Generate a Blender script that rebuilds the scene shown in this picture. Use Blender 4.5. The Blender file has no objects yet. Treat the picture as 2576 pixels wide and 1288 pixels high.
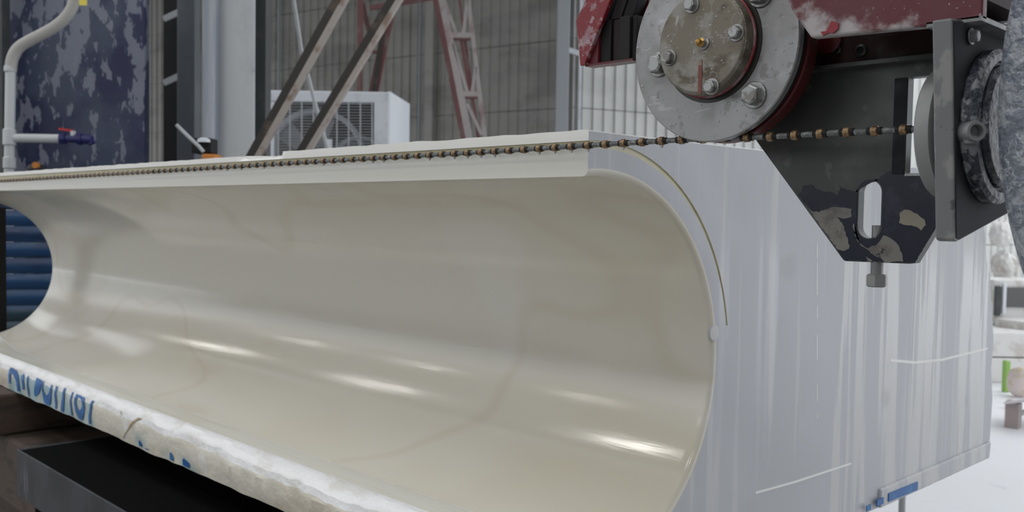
import bpy, bmesh, math, random
from mathutils import Vector, Matrix, noise
random.seed(7)
D = bpy.data
SC = bpy.context.scene
COL = SC.collection
PI = math.pi

# ------------------------------------------------------------------ camera
F, CX, CY, CAMH = 2375.4, 1288.0, 644.0, 1.45
va = Vector((-1030 - CX, 505 - CY, F)).normalized()      # run of the long side, receding left
vb = Vector((3726 - CX, 581 - CY, F)).normalized()       # run of the end face, receding right
ax = -va
ay = (vb - ax * vb.dot(ax)).normalized()
az = ax.cross(ay)
RW = Matrix((ax, ay, az))                                # camera axes (right, down, forward) -> world
CAMP = Vector((0, 0, CAMH))
cam_d = D.cameras.new('camera')
cam = D.objects.new('camera', cam_d)
COL.objects.link(cam)
right, up, back = RW @ Vector((1, 0, 0)), RW @ Vector((0, -1, 0)), RW @ Vector((0, 0, -1))
M = Matrix((right, up, back)).transposed().to_4x4()
M.translation = CAMP
cam.matrix_world = M
cam_d.sensor_width = 36
cam_d.lens = F / 2576 * 36
cam_d.clip_start = 0.02
cam_d.clip_end = 200
cam_d.dof.use_dof = True
cam_d.dof.focus_distance = 1.05
cam_d.dof.aperture_fstop = 11
SC.camera = cam

def at(px, py, d=None, x=None, y=None, z=None):
    r = RW @ Vector((px - CX, py - CY, F))
    if x is not None: t = x / r.x
    elif y is not None: t = y / r.y
    elif z is not None: t = (z - CAMH) / r.z
    else: t = d / F
    return CAMP + r * t
FW = (RW @ Vector((0, 0, 1))); FW.z = 0; FW.normalize()   # level forward
RT = FW.cross(Vector((0, 0, 1)))                          # level right
UP = Vector((0, 0, 1))

# ------------------------------------------------------------------ world, light, exposure
w = D.worlds.new('overcast'); SC.world = w; w.use_nodes = True
nt = w.node_tree; bg = nt.nodes['Background']
tc = nt.nodes.new('ShaderNodeTexCoord'); sp = nt.nodes.new('ShaderNodeSeparateXYZ'); cr = nt.nodes.new('ShaderNodeValToRGB')
nt.links.new(tc.outputs['Generated'], sp.inputs[0]); nt.links.new(sp.outputs['Z'], cr.inputs[0]); nt.links.new(cr.outputs[0], bg.inputs[0])
cr.color_ramp.elements[0].color = (.325, .34, .36, 1); cr.color_ramp.elements[1].color = (.92, .95, 1.0, 1)   # overcast: zenith about three times the horizon
bg.inputs[1].default_value = 2.7
SC.view_settings.view_transform = 'Standard'; SC.view_settings.look = 'None'
SC.view_settings.gamma = 1; SC.view_settings.use_curve_mapping = False
SC.view_settings.exposure = 0.0

LAMP = 34.0      # emission of the high-bay lamp diffusers

# ------------------------------------------------------------------ materials
def N(nt, t, **k):
    n = nt.nodes.new(t)
    for a, b in k.items(): setattr(n, a, b)
    return n
def mat(name, base, rough=.5, metal=0., layers=(), bump=None, coat=0., spec=.5, rlayers=(), trans=0, emit=None):
    """layers: (noise scale xyz, lo, hi, colour, detail[, strength]) mixed over the base by thresholded 3-D noise"""
    m = D.materials.new(name); m.use_nodes = True; t = m.node_tree
    b = t.nodes['Principled BSDF']; L = t.links.new
    b.inputs['Roughness'].default_value = rough; b.inputs['Metallic'].default_value = metal
    b.inputs['Specular IOR Level'].default_value = spec
    b.inputs['Coat Weight'].default_value = coat; b.inputs['Coat Roughness'].default_value = .08
    b.inputs['Base Color'].default_value = (*base, 1)
    g = N(t, 'ShaderNodeNewGeometry') ; pos = g.outputs['Position']
    def nmask(sc, lo, hi, det=4, seed=0, grad=None):
        vein = det < 0; det = abs(det)
        mp = N(t, 'ShaderNodeMapping'); L(pos, mp.inputs[0]); mp.inputs['Scale'].default_value = sc; mp.inputs['Location'].default_value = (seed * 3.1, seed * 1.7, seed * 5.3)
        no = N(t, 'ShaderNodeTexNoise'); no.inputs['Scale'].default_value = 1; no.inputs['Detail'].default_value = det; no.inputs['Roughness'].default_value = .6
        L(mp.outputs[0], no.inputs['Vector'])
        r = N(t, 'ShaderNodeMapRange', interpolation_type='SMOOTHSTEP'); r.inputs['From Min'].default_value = lo; r.inputs['From Max'].default_value = hi
        val = no.outputs[0]
        if grad:      # a stain that gathers towards one side: (axis, from, to, amount)
            dn = N(t, 'ShaderNodeVectorMath', operation='DOT_PRODUCT'); L(pos, dn.inputs[0]); dn.inputs[1].default_value = grad[0]
            gm = N(t, 'ShaderNodeMapRange'); gm.inputs['From Min'].default_value = grad[1]; gm.inputs['From Max'].default_value = grad[2]; gm.inputs['To Max'].default_value = grad[3]
            L(dn.outputs['Value'], gm.inputs[0]); ad = N(t, 'ShaderNodeMath', operation='ADD'); L(val, ad.inputs[0]); L(gm.outputs[0], ad.inputs[1]); val = ad.outputs[0]
        if vein:      # thin contour of the noise
            sb = N(t, 'ShaderNodeMath', operation='SUBTRACT'); L(val, sb.inputs[0]); sb.inputs[1].default_value = lo
            ab = N(t, 'ShaderNodeMath', operation='ABSOLUTE'); L(sb.outputs[0], ab.inputs[0]); val = ab.outputs[0]
            r.inputs['From Min'].default_value = 0; r.inputs['From Max'].default_value = hi; r.inputs['To Min'].default_value = 1; r.inputs['To Max'].default_value = 0
        L(val, r.inputs[0]); return r.outputs[0]
    cur = None
    for i, l in enumerate(layers):
        sc, lo, hi, c, det = l[:5]; st = l[5] if len(l) > 5 else 1.
        mk = nmask(sc, lo, hi, det, i + 1, l[6] if len(l) > 6 else None)
        if st != 1.:
            mu = N(t, 'ShaderNodeMath', operation='MULTIPLY'); L(mk, mu.inputs[0]); mu.inputs[1].default_value = st; mk = mu.outputs[0]
        mx = N(t, 'ShaderNodeMix', data_type='RGBA'); L(mk, mx.inputs[0])
        if cur is None: mx.inputs[6].default_value = (*base, 1)
        else: L(cur, mx.inputs[6])
        mx.inputs[7].default_value = (*c, 1); cur = mx.outputs[2]
    if cur is not None: L(cur, b.inputs['Base Color'])
    rc = None
    for i, (sc, lo, hi, val, det, sd) in enumerate(rlayers):
        mk = nmask(sc, lo, hi, det, sd)
        mx = N(t, 'ShaderNodeMix', data_type='FLOAT'); L(mk, mx.inputs[0])
        if rc is None: mx.inputs[2].default_value = rough
        else: L(rc, mx.inputs[2])
        mx.inputs[3].default_value = val; rc = mx.outputs[0]
    if rc is not None: L(rc, b.inputs['Roughness'])
    if bump:
        sc, strength, dist = bump[:3]
        mp = N(t, 'ShaderNodeMapping'); L(pos, mp.inputs[0]); mp.inputs['Scale'].default_value = sc
        no = N(t, 'ShaderNodeTexNoise'); no.inputs['Scale'].default_value = 1; no.inputs['Detail'].default_value = bump[3] if len(bump) > 3 else 4
        L(mp.outputs[0], no.inputs['Vector'])
        bu = N(t, 'ShaderNodeBump'); bu.inputs['Strength'].default_value = strength; bu.inputs['Distance'].default_value = dist
        L(no.outputs[0], bu.inputs['Height']); L(bu.outputs[0], b.inputs['Normal'])
        if coat: L(bu.outputs[0], b.inputs['Coat Normal'])
    if emit: b.inputs['Emission Color'].default_value = (*emit[0], 1); b.inputs['Emission Strength'].default_value = emit[1]
    return m

def S(v): return (v, v, v)
# marble
m_trough = mat('marble_hollow', (.70, .675, .60), .13, layers=[
    ((.9, 2.2, 2.2), .48, .72, (.66, .62, .50), 3, .8), ((1.0, 1.6, 1.6), .50, .018, (.58, .50, .38), -2, .26), ((2.5, 3, 3), .62, .75, (.74, .72, .68), 2, .5), ((1.3, 4, 5), .60, .72, (.60, .53, .42), 3, .4)],
    bump=((18, 160, 160), .07, .002, 3), spec=.5, rlayers=[((3, 14, 14), .45, .65, .18, 3, 11)])
STREAK = (6, 22, 1.0)
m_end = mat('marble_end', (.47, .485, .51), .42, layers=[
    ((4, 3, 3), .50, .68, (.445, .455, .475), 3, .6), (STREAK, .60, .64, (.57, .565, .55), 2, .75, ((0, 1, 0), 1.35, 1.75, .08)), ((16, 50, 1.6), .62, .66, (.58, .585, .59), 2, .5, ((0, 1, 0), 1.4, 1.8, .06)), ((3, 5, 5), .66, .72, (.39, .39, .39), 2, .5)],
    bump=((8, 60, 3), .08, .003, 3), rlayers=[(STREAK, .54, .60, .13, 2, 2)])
m_lip = mat('marble_lip', (.74, .735, .68), .35, layers=[((1.5, 3, 9), .5, .7, (.68, .66, .57), 3, .7), ((9, 9, 9), .62, .7, (.78, .775, .74), 3, .5)], bump=((60, 60, 60), .08, .001))
m_lip_top = mat('marble_upper', (.84, .835, .80), .4, layers=[((2, 3, 9), .5, .7, (.78, .77, .71), 3, .8)], bump=((60, 60, 60), .08, .001))
m_kerf = mat('marble_kerf', (.62, .59, .42), .45, layers=[((20, 20, 20), .5, .7, (.54, .50, .34), 3)])
m_chip = mat('marble_chip_and_glint', (.82, .82, .82), .28, layers=[((12, 30, 30), .5, .65, (.72, .71, .68), 4)], bump=((90, 90, 90), .5, .004, 5))
m_sill = mat('marble_sill', (.68, .67, .61), .22, layers=[((2, 40, 9), .45, .6, (.62, .60, .52), 3, .8)], bump=((40, 90, 40), .08, .001))
SPR = (.32, .50, .56)
m_rough = mat('marble_rough', (.70, .67, .58), .5, layers=[((5, 9, 9), .50, .68, (.56, .50, .41), 5, .8), ((14, 14, 7), .62, .70, (.76, .75, .72), 4)], bump=((40, 40, 40), .45, .006, 6))
# thin blue overspray between the sprayed letters
def overspray(m, spots):
    t = m.node_tree; L = t.links.new; b = t.nodes['Principled BSDF']; cur = b.inputs['Base Color'].links[0].from_socket
    g = N(t, 'ShaderNodeNewGeometry'); sp_ = N(t, 'ShaderNodeSeparateXYZ'); L(g.outputs['Position'], sp_.inputs[0])
    no = N(t, 'ShaderNodeTexNoise'); no.inputs['Scale'].default_value = 16; no.inputs['Detail'].default_value = 4; L(g.outputs['Position'], no.inputs['Vector'])
    for cx_, hw, cz_, hz, soft, st in spots:
        vals = []
        for out, c_, h_ in (('X', cx_, hw), ('Z', cz_, hz)):
            a = N(t, 'ShaderNodeMath', operation='SUBTRACT'); L(sp_.outputs[out], a.inputs[0]); a.inputs[1].default_value = c_
            a2 = N(t, 'ShaderNodeMath', operation='ABSOLUTE'); L(a.outputs[0], a2.inputs[0])
            r = N(t, 'ShaderNodeMapRange', interpolation_type='SMOOTHSTEP'); L(a2.outputs[0], r.inputs[0])
            r.inputs['From Min'].default_value = h_ - soft; r.inputs['From Max'].default_value = h_ + soft; r.inputs['To Min'].default_value = 1; r.inputs['To Max'].default_value = 0
            vals.append(r.outputs[0])
        mu = N(t, 'ShaderNodeMath', operation='MULTIPLY'); L(vals[0], mu.inputs[0]); L(vals[1], mu.inputs[1])
        nr_ = N(t, 'ShaderNodeMapRange'); L(no.outputs[0], nr_.inputs[0]); nr_.inputs['From Min'].default_value = .35; nr_.inputs['From Max'].default_value = .55; nr_.inputs['To Min'].default_value = st * .35; nr_.inputs['To Max'].default_value = st
        m2 = N(t, 'ShaderNodeMath', operation='MULTIPLY'); L(mu.outputs[0], m2.inputs[0]); L(nr_.outputs[0], m2.inputs[1])
        mx = N(t, 'ShaderNodeMix', data_type='RGBA'); L(m2.outputs[0], mx.inputs[0]); L(cur, mx.inputs[6]); mx.inputs[7].default_value = (*SPR, 1); cur = mx.outputs[2]
    L(cur, b.inputs['Base Color'])
overspray(m_rough, [(-2.665, .325, .945, .06, .012, .85), (-2.06, .03, .935, .012, .02, .7), (-1.93, .02, .925, .012, .02, .5), (-1.83, .035, .925, .012, .02, .8)])

# ------------------------------------------------------------------ mesh builder
class MB:
    def __init__(s): s.v = []; s.f = []; s.m = []
    def add(s, vs, fs, mi=0):
        o = len(s.v); s.v += [Vector(p) for p in vs]
        for f in fs: s.f.append([o + i for i in f]); s.m.append(mi)
        return s
    def box(s, a, b, mi=0):
        x0, y0, z0 = a; x1, y1, z1 = b
        return s.add([(x0, y0, z0), (x1, y0, z0), (x1, y1, z0), (x0, y1, z0), (x0, y0, z1), (x1, y0, z1), (x1, y1, z1), (x0, y1, z1)],
                     [(3, 2, 1, 0), (4, 5, 6, 7), (0, 1, 5, 4), (1, 2, 6, 5), (2, 3, 7, 6), (3, 0, 4, 7)], mi)
    def obox(s, c, u, v, w_, mi=0):
        """box with centre c and half-axis vectors"""
        c, u, v, w_ = Vector(c), Vector(u), Vector(v), Vector(w_)
        if u.cross(v).dot(w_) < 0: u = -u
        P = [c + u * i + v * j + w_ * k for k in (-1, 1) for (i, j) in ((-1, -1), (1, -1), (1, 1), (-1, 1))]
        return s.add(P, [(3, 2, 1, 0), (4, 5, 6, 7), (0, 1, 5, 4), (1, 2, 6, 5), (2, 3, 7, 6), (3, 0, 4, 7)], mi)
    def bar(s, a, b, wd, th, side, mi=0):
        """rectangular bar from a to b; side is the direction of its width"""
        a, b = Vector(a), Vector(b); d = b - a; side = Vector(side); side = (side - d.normalized() * side.dot(d.normalized())).normalized()
        n = d.normalized().cross(side)
        return s.obox((a + b) / 2, side * wd / 2, n * th / 2, d / 2, mi)
    def lathe(s, c, axis, prof, n=32, mi=0, cap=True, ref=None):
        """prof: list of (r, h) along axis"""
        c = Vector(c); axis = Vector(axis).normalized()
        u = axis.orthogonal().normalized() if ref is None else Vector(ref).normalized(); v = axis.cross(u)
        vs = []
        for r, h in prof:
            for i in range(n):
                a = 2 * PI * i / n
                vs.append(c + axis * h + (u * math.cos(a) + v * math.sin(a)) * r)
        fs = []
        for k in range(len(prof) - 1):
            for i in range(n):
                j = (i + 1) % n; fs.append((k * n + i, k * n + j, (k + 1) * n + j, (k + 1) * n + i))
        if cap:
            if prof[0][0] > 1e-6: fs.append(tuple(range(n))[::-1])
            if prof[-1][0] > 1e-6: fs.append(tuple((len(prof) - 1) * n + i for i in range(n)))
        return s.add(vs, fs, mi)
    def cyl(s, a, b, r, n=16, mi=0, bev=0):
        a, b = Vector(a), Vector(b); h = (b - a).length
        pr = [(r, 0), (r, h)] if not bev else [(r - bev, 0), (r, bev), (r, h - bev), (r - bev, h)]
        return s.lathe(a, b - a, pr, n, mi)
    def tube(s, pts, r, n=12, mi=0):
        pts = [Vector(p) for p in pts]; vs = []; ref = Vector((.13, .27, .95))
        for i, p in enumerate(pts):
            d = (pts[min(i + 1, len(pts) - 1)] - pts[max(i - 1, 0)]).normalized()
            u = (ref - d * ref.dot(d)).normalized(); v = d.cross(u); ref = u
            rr = r[i] if isinstance(r, (list, tuple)) else r
            for k in range(n):
                a = 2 * PI * k / n; vs.append(p + (u * math.cos(a) + v * math.sin(a)) * rr)
        fs = [(i * n + k, i * n + (k + 1) % n, (i + 1) * n + (k + 1) % n, (i + 1) * n + k) for i in range(len(pts) - 1) for k in range(n)]
        fs += [tuple(range(n))[::-1], tuple((len(pts) - 1) * n + k for k in range(n))]
        return s.add(vs, fs, mi)
    def prism(s, pts2, fn, h0, h1, mi=0):
        """extrude a 2-D polygon; fn(u, v, h) -> world"""
        n = len(pts2)
        vs = [fn(u, v, h0) for u, v in pts2] + [fn(u, v, h1) for u, v in pts2]
        fs = [tuple(range(n)), tuple(range(n, 2 * n))[::-1]] + [(i, i + n, (i + 1) % n + n, (i + 1) % n) for i in range(n)]
        return s.add(vs, fs, mi)
    def build(s, name, mats, parent=None, org=None, smooth=False, bevel=0, seg=2, angle=35, recalc=True):
        """org: origin of a top-level mesh"""
        o3 = Vector(org) if org is not None else (ROOT.get(parent.name, Vector((0, 0, 0))) if parent else Vector((0, 0, 0)))
        me = D.meshes.new(name)
        me.from_pydata([tuple(p - o3) for p in s.v], [], s.f)
        if not isinstance(mats, (list, tuple)): mats = [mats]
        for q in mats: me.materials.append(q)
        for p, mi in zip(me.polygons, s.m): p.material_index = mi
        if recalc:
            bm = bmesh.new(); bm.from_mesh(me); bmesh.ops.recalc_face_normals(bm, faces=bm.faces); bm.to_mesh(me); bm.free()
        if smooth:
            for p in me.polygons: p.use_smooth = True
            me.set_sharp_from_angle(angle=math.radians(angle))
        ob = D.objects.new(name, me); COL.objects.link(ob)
        if parent: ob.parent = parent; ROOT[ob.name] = o3
        else: ob.location = o3; ROOT[ob.name] = o3
        if bevel:
            b = ob.modifiers.new('bevel', 'BEVEL'); b.width = bevel; b.segments = seg; b.limit_method = 'ANGLE'
        return ob
ROOT = {}
def thing(name, label, cat, loc=(0, 0, 0), group=None):
    o = D.objects.new(name, None); COL.objects.link(o); o.location = loc; o.empty_display_size = .05
    ROOT[o.name] = Vector(loc); tag(o, label, cat, group); return o
def tag(o, label=None, cat=None, group=None, kind=None):
    if label: o['label'] = label
    if cat: o['category'] = cat
    if group: o['group'] = group
    if kind: o['kind'] = kind
    return o
def share(name, me, loc, parent, rot=None):
    o = D.objects.new(name, me); COL.objects.link(o); o.parent = parent; o.location = Vector(loc) - ROOT.get(parent.name, Vector((0, 0, 0)))
    if rot is not None: o.rotation_euler = rot
    return o
def hexbolt(name, c, axis, R, h, mats, parent, washer=True, rot=0.):
    """hex head with chamfer, seated on a washer; axis points outwards"""
    b = MB(); ax_ = Vector(axis).normalized(); c = Vector(c)
    if washer: b.lathe(c, ax_, [(R * 1.22, 0), (R * 1.28, R * .06), (R * 1.28, R * .2), (R * 1.2, R * .26)], 24)
    b.lathe(c + ax_ * R * .22, ax_, [(R, 0), (R, h * .85), (R * .86, h)], 6, ref=Matrix.Rotation(rot, 3, ax_) @ ax_.orthogonal())
    b.lathe(c + ax_ * (R * .22 + h), ax_, [(R * .74, 0), (R * .72, R * .05)], 20)
    return b.build(name, mats, parent, bevel=R * .05, seg=1)

# ------------------------------------------------------------------ more materials
m_steel_disc = mat('bare_steel_disc', (.33, .33, .335), .42, .5, layers=[((14, 14, 14), .48, .66, (.25, .245, .24), 5, .8), ((40, 40, 40), .58, .66, (.20, .19, .18), 4, .7), ((6, 6, 6), .60, .70, (.42, .42, .43), 3, .6), ((26, 26, 120), .64, .68, (.48, .48, .49), 3, .5)], bump=((120, 120, 120), .06, .001), rlayers=[((18, 18, 18), .5, .6, .3, 4, 11)])
m_cap = mat('stained_brown_steel', (.175, .155, .12), .42, .3, layers=[((30, 30, 30), .46, .60, (.27, .26, .235), 5, .85), ((18, 18, 30), .52, .62, (.10, .082, .058), 4), ((60, 40, 20), .62, .66, (.42, .41, .39), 4, .7), ((22, 22, 22), .50, .010, (.36, .35, .33), -4, .5)], bump=((160, 160, 160), .08, .001))
m_red = mat('red_paint', (.20, .012, .018), .38, .0, layers=[((25, 25, 25), .50, .64, (.30, .24, .26), 6, .7)], bump=((90, 90, 90), .1, .001))
m_red_dark = mat('dark_red_paint', (.10, .008, .012), .45, layers=[((20, 20, 20), .5, .7, (.05, .03, .03), 4)])
m_red_dust = mat('dusty_red_paint', (.095, .006, .011), .40, layers=[((14, 14, 14), .42, .62, (.10, .018, .026), 5, .8), ((9, 9, 16), .64, .74, (.22, .14, .155), 5, .5), ((260, 260, 260), .68, .71, (.45, .41, .42), 2, .6), ((34, 34, 34), .60, .84, (.40, .375, .38), 5, .95, ((-.25, 0, -1), -1.545, -1.512, .42))], bump=((160, 160, 160), .12, .001))
m_redwhite = mat('red_white_scale', (.19, .010, .018), .4, layers=[((40, 40, 40), .50, .58, (.33, .22, .24), 5, .8), ((90, 90, 90), .58, .64, (.40, .33, .34), 4, .7)], bump=((120, 120, 120), .2, .002))
m_dust = mat('caked_dust', (.42, .40, .40), .7, layers=[((50, 50, 50), .5, .62, (.34, .29, .30), 4)], bump=((120, 120, 120), .3, .002))
m_plate = mat('worn_dark_plate', (.060, .065, .062), .38, .3, layers=[((8, 8, 8), .50, .66, (.10, .10, .095), 4, .9), ((28, 28, 28), .60, .66, (.12, .12, .108), 3, .6)], bump=((50, 50, 50), .05, .001))
m_navy = mat('navy_paint', (.006, .009, .024), .3, layers=[((30, 30, 30), .55, .7, (.02, .025, .045), 4)], bump=((120, 120, 120), .08, .001))
m_baremetal = mat('bare_scraped_steel', (.20, .195, .18), .5, .3, layers=[((40, 40, 40), .5, .65, (.14, .13, .12), 4), ((90, 90, 90), .66, .7, (.05, .05, .05), 3)])
m_bracket = mat('grey_wet_steel', (.19, .195, .20), .4, .3, layers=[((40, 40, 18), .50, .56, (.29, .29, .28), 5, .8), ((45, 45, 45), .60, .66, (.07, .07, .08), 3, .8)], bump=((90, 90, 40), .25, .002))
m_bracket_dk = mat('dark_bracket_face', (.022, .024, .028), .75, .0, spec=.25, layers=[((16, 16, 16), .52, .68, (.05, .053, .06), 4)], bump=((80, 80, 80), .15, .001))
m_crust = mat('slurry_crusted_ring', (.025, .030, .042), .4, layers=[((75, 75, 60), .50, .55, (.17, .175, .19), 6), ((40, 40, 40), .56, .62, (.07, .068, .06), 4)], bump=((160, 160, 160), .8, .004, 6))
m_greydisc = mat('grey_disc', (.28, .285, .285), .5, .2, layers=[((20, 20, 20), .5, .7, (.22, .22, .21), 4)])
m_stucco = mat('slurry_spattered_blue_steel', (.17, .19, .235), .34, .1, layers=[((48, 48, 48), .50, .53, (.33, .35, .38), 6, .7), ((60, 60, 60), .50, .022, (.46, .48, .50), -3, .7), ((11, 11, 11), .62, .68, (.44, .42, .38), 6, .8), ((24, 24, 24), .56, .64, (.085, .10, .14), 4, .8)], bump=((110, 110, 110), 1.0, .006, 6))
m_bolt = mat('galvanised_bolt', (.33, .335, .33), .3, .7, layers=[((90, 90, 90), .48, .62, (.20, .19, .18), 4)])
m_brass = mat('brass', (.45, .26, .07), .35, .8, layers=[((300, 300, 300), .5, .65, (.28, .17, .07), 3)])
m_bead = mat('worn_brass_bead', (.30, .195, .10), .35, .5, layers=[((300, 300, 300), .46, .62, (.15, .10, .06), 3)])
m_cable = mat('steel_cable_sleeve', (.12, .13, .13), .32, .3, layers=[((200, 200, 200), .52, .62, (.26, .27, .26), 3)], bump=((500, 500, 500), .3, .001))
m_water = mat('water_drop', (.38, .385, .39), .06, spec=.9)
m_white = mat('white_plastic', (.72, .75, .80), .4, layers=[((5, 5, 5), .5, .7, (.54, .56, .60), 4, .6)])
m_white_clean = mat('white_sheet_side', (.86, .90, .94), .35)
m_grille = mat('grille_wire', (.46, .47, .49), .4)
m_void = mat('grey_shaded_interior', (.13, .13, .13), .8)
m_fan = mat('fan_blade', (.36, .37, .38), .5)
m_pvc = mat('white_pvc', (.52, .54, .55), .35, layers=[((4, 4, 4), .5, .7, (.44, .45, .45), 3)])
m_blue_panel = mat('blue_panel_splashed', (.013, .017, .065), .4, layers=[((2.6, 2.6, 2.0), .44, .60, (.045, .06, .105), 4, .9), ((13, 13, 6.0), .56, .60, (.20, .215, .27), 3, .8, ((0, 0, 1), 1.80, 2.45, .085)), ((30, 30, 9), .66, .69, (.22, .24, .30), 2, .6)], bump=((30, 30, 30), .1, .002))
m_valve = mat('valve_blue', (.012, .012, .10), .35)
m_redp = mat('valve_red', (.5, .02, .02), .4)
m_yellow = mat('yellow_tag', (.75, .62, .10), .5)
m_orange = mat('orange_part', (.60, .22, .03), .5)
m_black = mat('black_rubber_and_shade', (.010, .010, .011), .6, spec=.3)
m_col = mat('light_grey_steel_column', (.54, .56, .57), .5, layers=[((5, 5, 2), .5, .7, (.45, .465, .475), 5), ((20, 20, 9), .66, .70, (.34, .35, .36), 3)])
m_col_side = mat('chalky_blue_column_side', (.25, .28, .34), .5, layers=[((6, 6, 2.5), .5, .62, (.32, .34, .38), 5)])
m_col_dark = mat('dark_column_web', (.06, .065, .065), .5, layers=[((6, 6, 3), .5, .7, (.10, .10, .10), 5)])
m_angle = mat('rusty_dark_angle', (.038, .035, .031), .6, layers=[((9, 9, 9), .54, .66, (.10, .075, .06), 5)])
m_angle_lt = mat('dusty_angle_edge', (.38, .34, .31), .6, layers=[((12, 12, 12), .5, .66, (.24, .17, .13), 5)])
m_truss_red = mat('faded_red_paint', (.20, .09, .09), .6, layers=[((6, 6, 3), .5, .66, (.24, .17, .16), 4)])
m_truss_dusty = mat('dusty_pink_paint', (.42, .38, .37), .6, layers=[((6, 6, 3), .5, .66, (.30, .20, .20), 4)])
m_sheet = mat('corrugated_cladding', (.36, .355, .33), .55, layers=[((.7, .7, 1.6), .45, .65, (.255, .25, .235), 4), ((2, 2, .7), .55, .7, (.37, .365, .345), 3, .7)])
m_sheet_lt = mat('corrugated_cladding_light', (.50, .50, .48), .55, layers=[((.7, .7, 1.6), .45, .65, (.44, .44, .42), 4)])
m_purlin = mat('purlin_seam', (.26, .26, .25), .6)
m_post = mat('grey_downpipe', (.36, .38, .40), .5)
m_tarp = mat('blue_corrugated_tarp', (.006, .050, .14), .45, layers=[((3, 3, 14), .48, .60, (.006, .022, .075), 4, .85), ((5, 5, 40), .60, .66, (.07, .11, .16), 3, .6), ((2, 2, 6), .56, .68, (.02, .05, .055), 3, .8)])
m_wood = mat('old_brown_timber', (.065, .042, .032), .7, layers=[((9, 5, 22), .45, .62, (.03, .022, .016), 5), ((14, 9, 14), .6, .7, (.11, .085, .06), 4)], bump=((20, 8, 60), .3, .005))
m_tabsteel = mat('grey_table_steel', (.040, .042, .050), .5, .1, spec=.3, layers=[((8, 8, 3), .5, .66, (.024, .024, .028), 5), ((20, 20, 4), .64, .70, (.085, .085, .10), 4)])
m_tabtop = mat('shaded_table_black', (.003, .003, .003), .9, spec=.05)  # black put in for the shadow on the table under the block
m_floor_in = mat('dimmed_grey_shed_floor', (.34, .34, .33), .4, layers=[((1, 1, 1), .5, .7, (.30, .30, .30), 5)])
m_floor = mat('white_dusty_concrete', (.88, .885, .90), .6, layers=[((.6, .6, .6), .5, .7, (.70, .70, .70), 5), ((3, 3, 3), .62, .72, (.62, .61, .60), 4, .6)])
m_ceil = mat('roof_sheet', (.22, .22, .22), .7)
m_stone = mat('white_stone', (.74, .73, .71), .7, layers=[((5, 5, 5), .5, .62, (.58, .55, .51), 5)], bump=((18, 18, 18), .4, .02))
m_benchm = mat('pale_grey_board', (.55, .55, .56), .6)
m_benchleg = mat('brownish_leg', (.36, .30, .29), .6)
m_green = mat('green_plastic', (.30, .52, .12), .5)
m_pink = mat('pinkish_sack', (.72, .62, .60), .7, layers=[((9, 9, 9), .5, .6, (.62, .55, .40), 3)])
m_paint = mat('blue_marker_paint', (.010, .115, .36), .45, layers=[((30, 30, 30), .5, .65, (.03, .18, .42), 4)])
m_paint_lt = mat('thin_blue_overspray', (.34, .52, .58), .5, layers=[((10, 10, 10), .48, .60, (.58, .62, .54), 4)])

# ------------------------------------------------------------------ setting
fl = MB().box((-45, -30, -.1), (25, 45, 0)).build('floor', m_floor); tag(fl, kind='structure')
fi = MB().prism([(-30, -13), (9, -13), (9, 3.0), (-2.0, 3.6), (-9, 9), (-30, -2)], lambda u, v, h: (u, v, h), .0, .004).build('floor_shed', m_floor_in); tag(fi, kind='structure')  # added shed floor, greyed to cut light bounced up under the block
for nm, a, c in (('added_wall_front', (-30, -13.2, 0), (9, -13, 2.8)), ('added_wall_right', (9, -13, 0), (9.2, 3.2, 6.7))):  # unseen walls added to hold back light from the open sides
    tag(MB().box(a, c).build(nm, m_sheet), kind='structure')
# corrugated back walls: left run and right run meet at a corner
corner = at(1440, 560, d=13); corner.z = 0
def wall_dir(vpx):
    r = RW @ Vector((vpx - CX, 560 - CY, F)); r.z = 0; return r.normalized()
def clad_wall(name, start, direc, length, height, sheetmat, pitch, rows):
    n = direc.cross(UP)
    if n.dot(CAMP - start) < 0: n = -n
    wl = MB().obox(start + direc * length / 2 + UP * height / 2 - n * .12, direc * length / 2, n * .04, UP * height / 2)
    wobj = wl.build(name, m_purlin, org=start); tag(wobj, kind='structure')
    nr = 5; W = nr * pitch
    b = MB(); H = rows
    prof = []
    for k in range(nr):
        x = k * pitch; prof += [(x, 0), (x + pitch * .74, 0), (x + pitch * .80, .028), (x + pitch * .93, .028)]
    prof.append((W - .004, 0))
    vs = [direc * x + n * y for x, y in prof] + [direc * x + n * y + UP * (H - .012) for x, y in prof]
    q = len(prof)
    b.add(vs, [(i, i + 1, i + 1 + q, i + q) for i in range(q - 1)])
    me = D.meshes.new('cladding_sheet'); me.from_pydata([tuple(v) for v in b.v], [], b.f); me.materials.append(sheetmat)
    for i in range(int(length / W)):
        for j in range(int(height / H) + 1):
            share('cladding_sheet', me, start + direc * (i * W) + UP * (j * H + .12) - n * (.06 + .004 * ((i * 7 + j * 3) % 3)), wobj)
    return wobj, n
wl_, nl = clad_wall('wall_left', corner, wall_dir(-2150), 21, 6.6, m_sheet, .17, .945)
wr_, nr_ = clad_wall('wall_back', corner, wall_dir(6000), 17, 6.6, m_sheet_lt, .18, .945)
# roof over the working bay, open to the right
def roof(name, pts, z, m=m_ceil):
    b = MB(); b.prism([(p[0], p[1]) for p in pts], lambda u, v, h: (u, v, h), z, z + .08); o = b.build(name, m); tag(o, kind='structure'); return o
dl, dr = wall_dir(-2150), wall_dir(6000)
c2 = corner + dl * 21; c3 = corner + dr * 3
roof('ceiling', [(c2.x, c2.y), (corner.x - .2, corner.y + .1), (c3.x, c3.y), (9.2, 3.6), (9.2, .45), (-30, .45), (-30, 2)], 6.7)
roof('ceiling', [(-30, -2.1), (9.2, -2.1), (9.2, -13.2), (-30, -13.2)], 6.7)      # unseen roof runs; gap shaped to light the hollow from above

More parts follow.
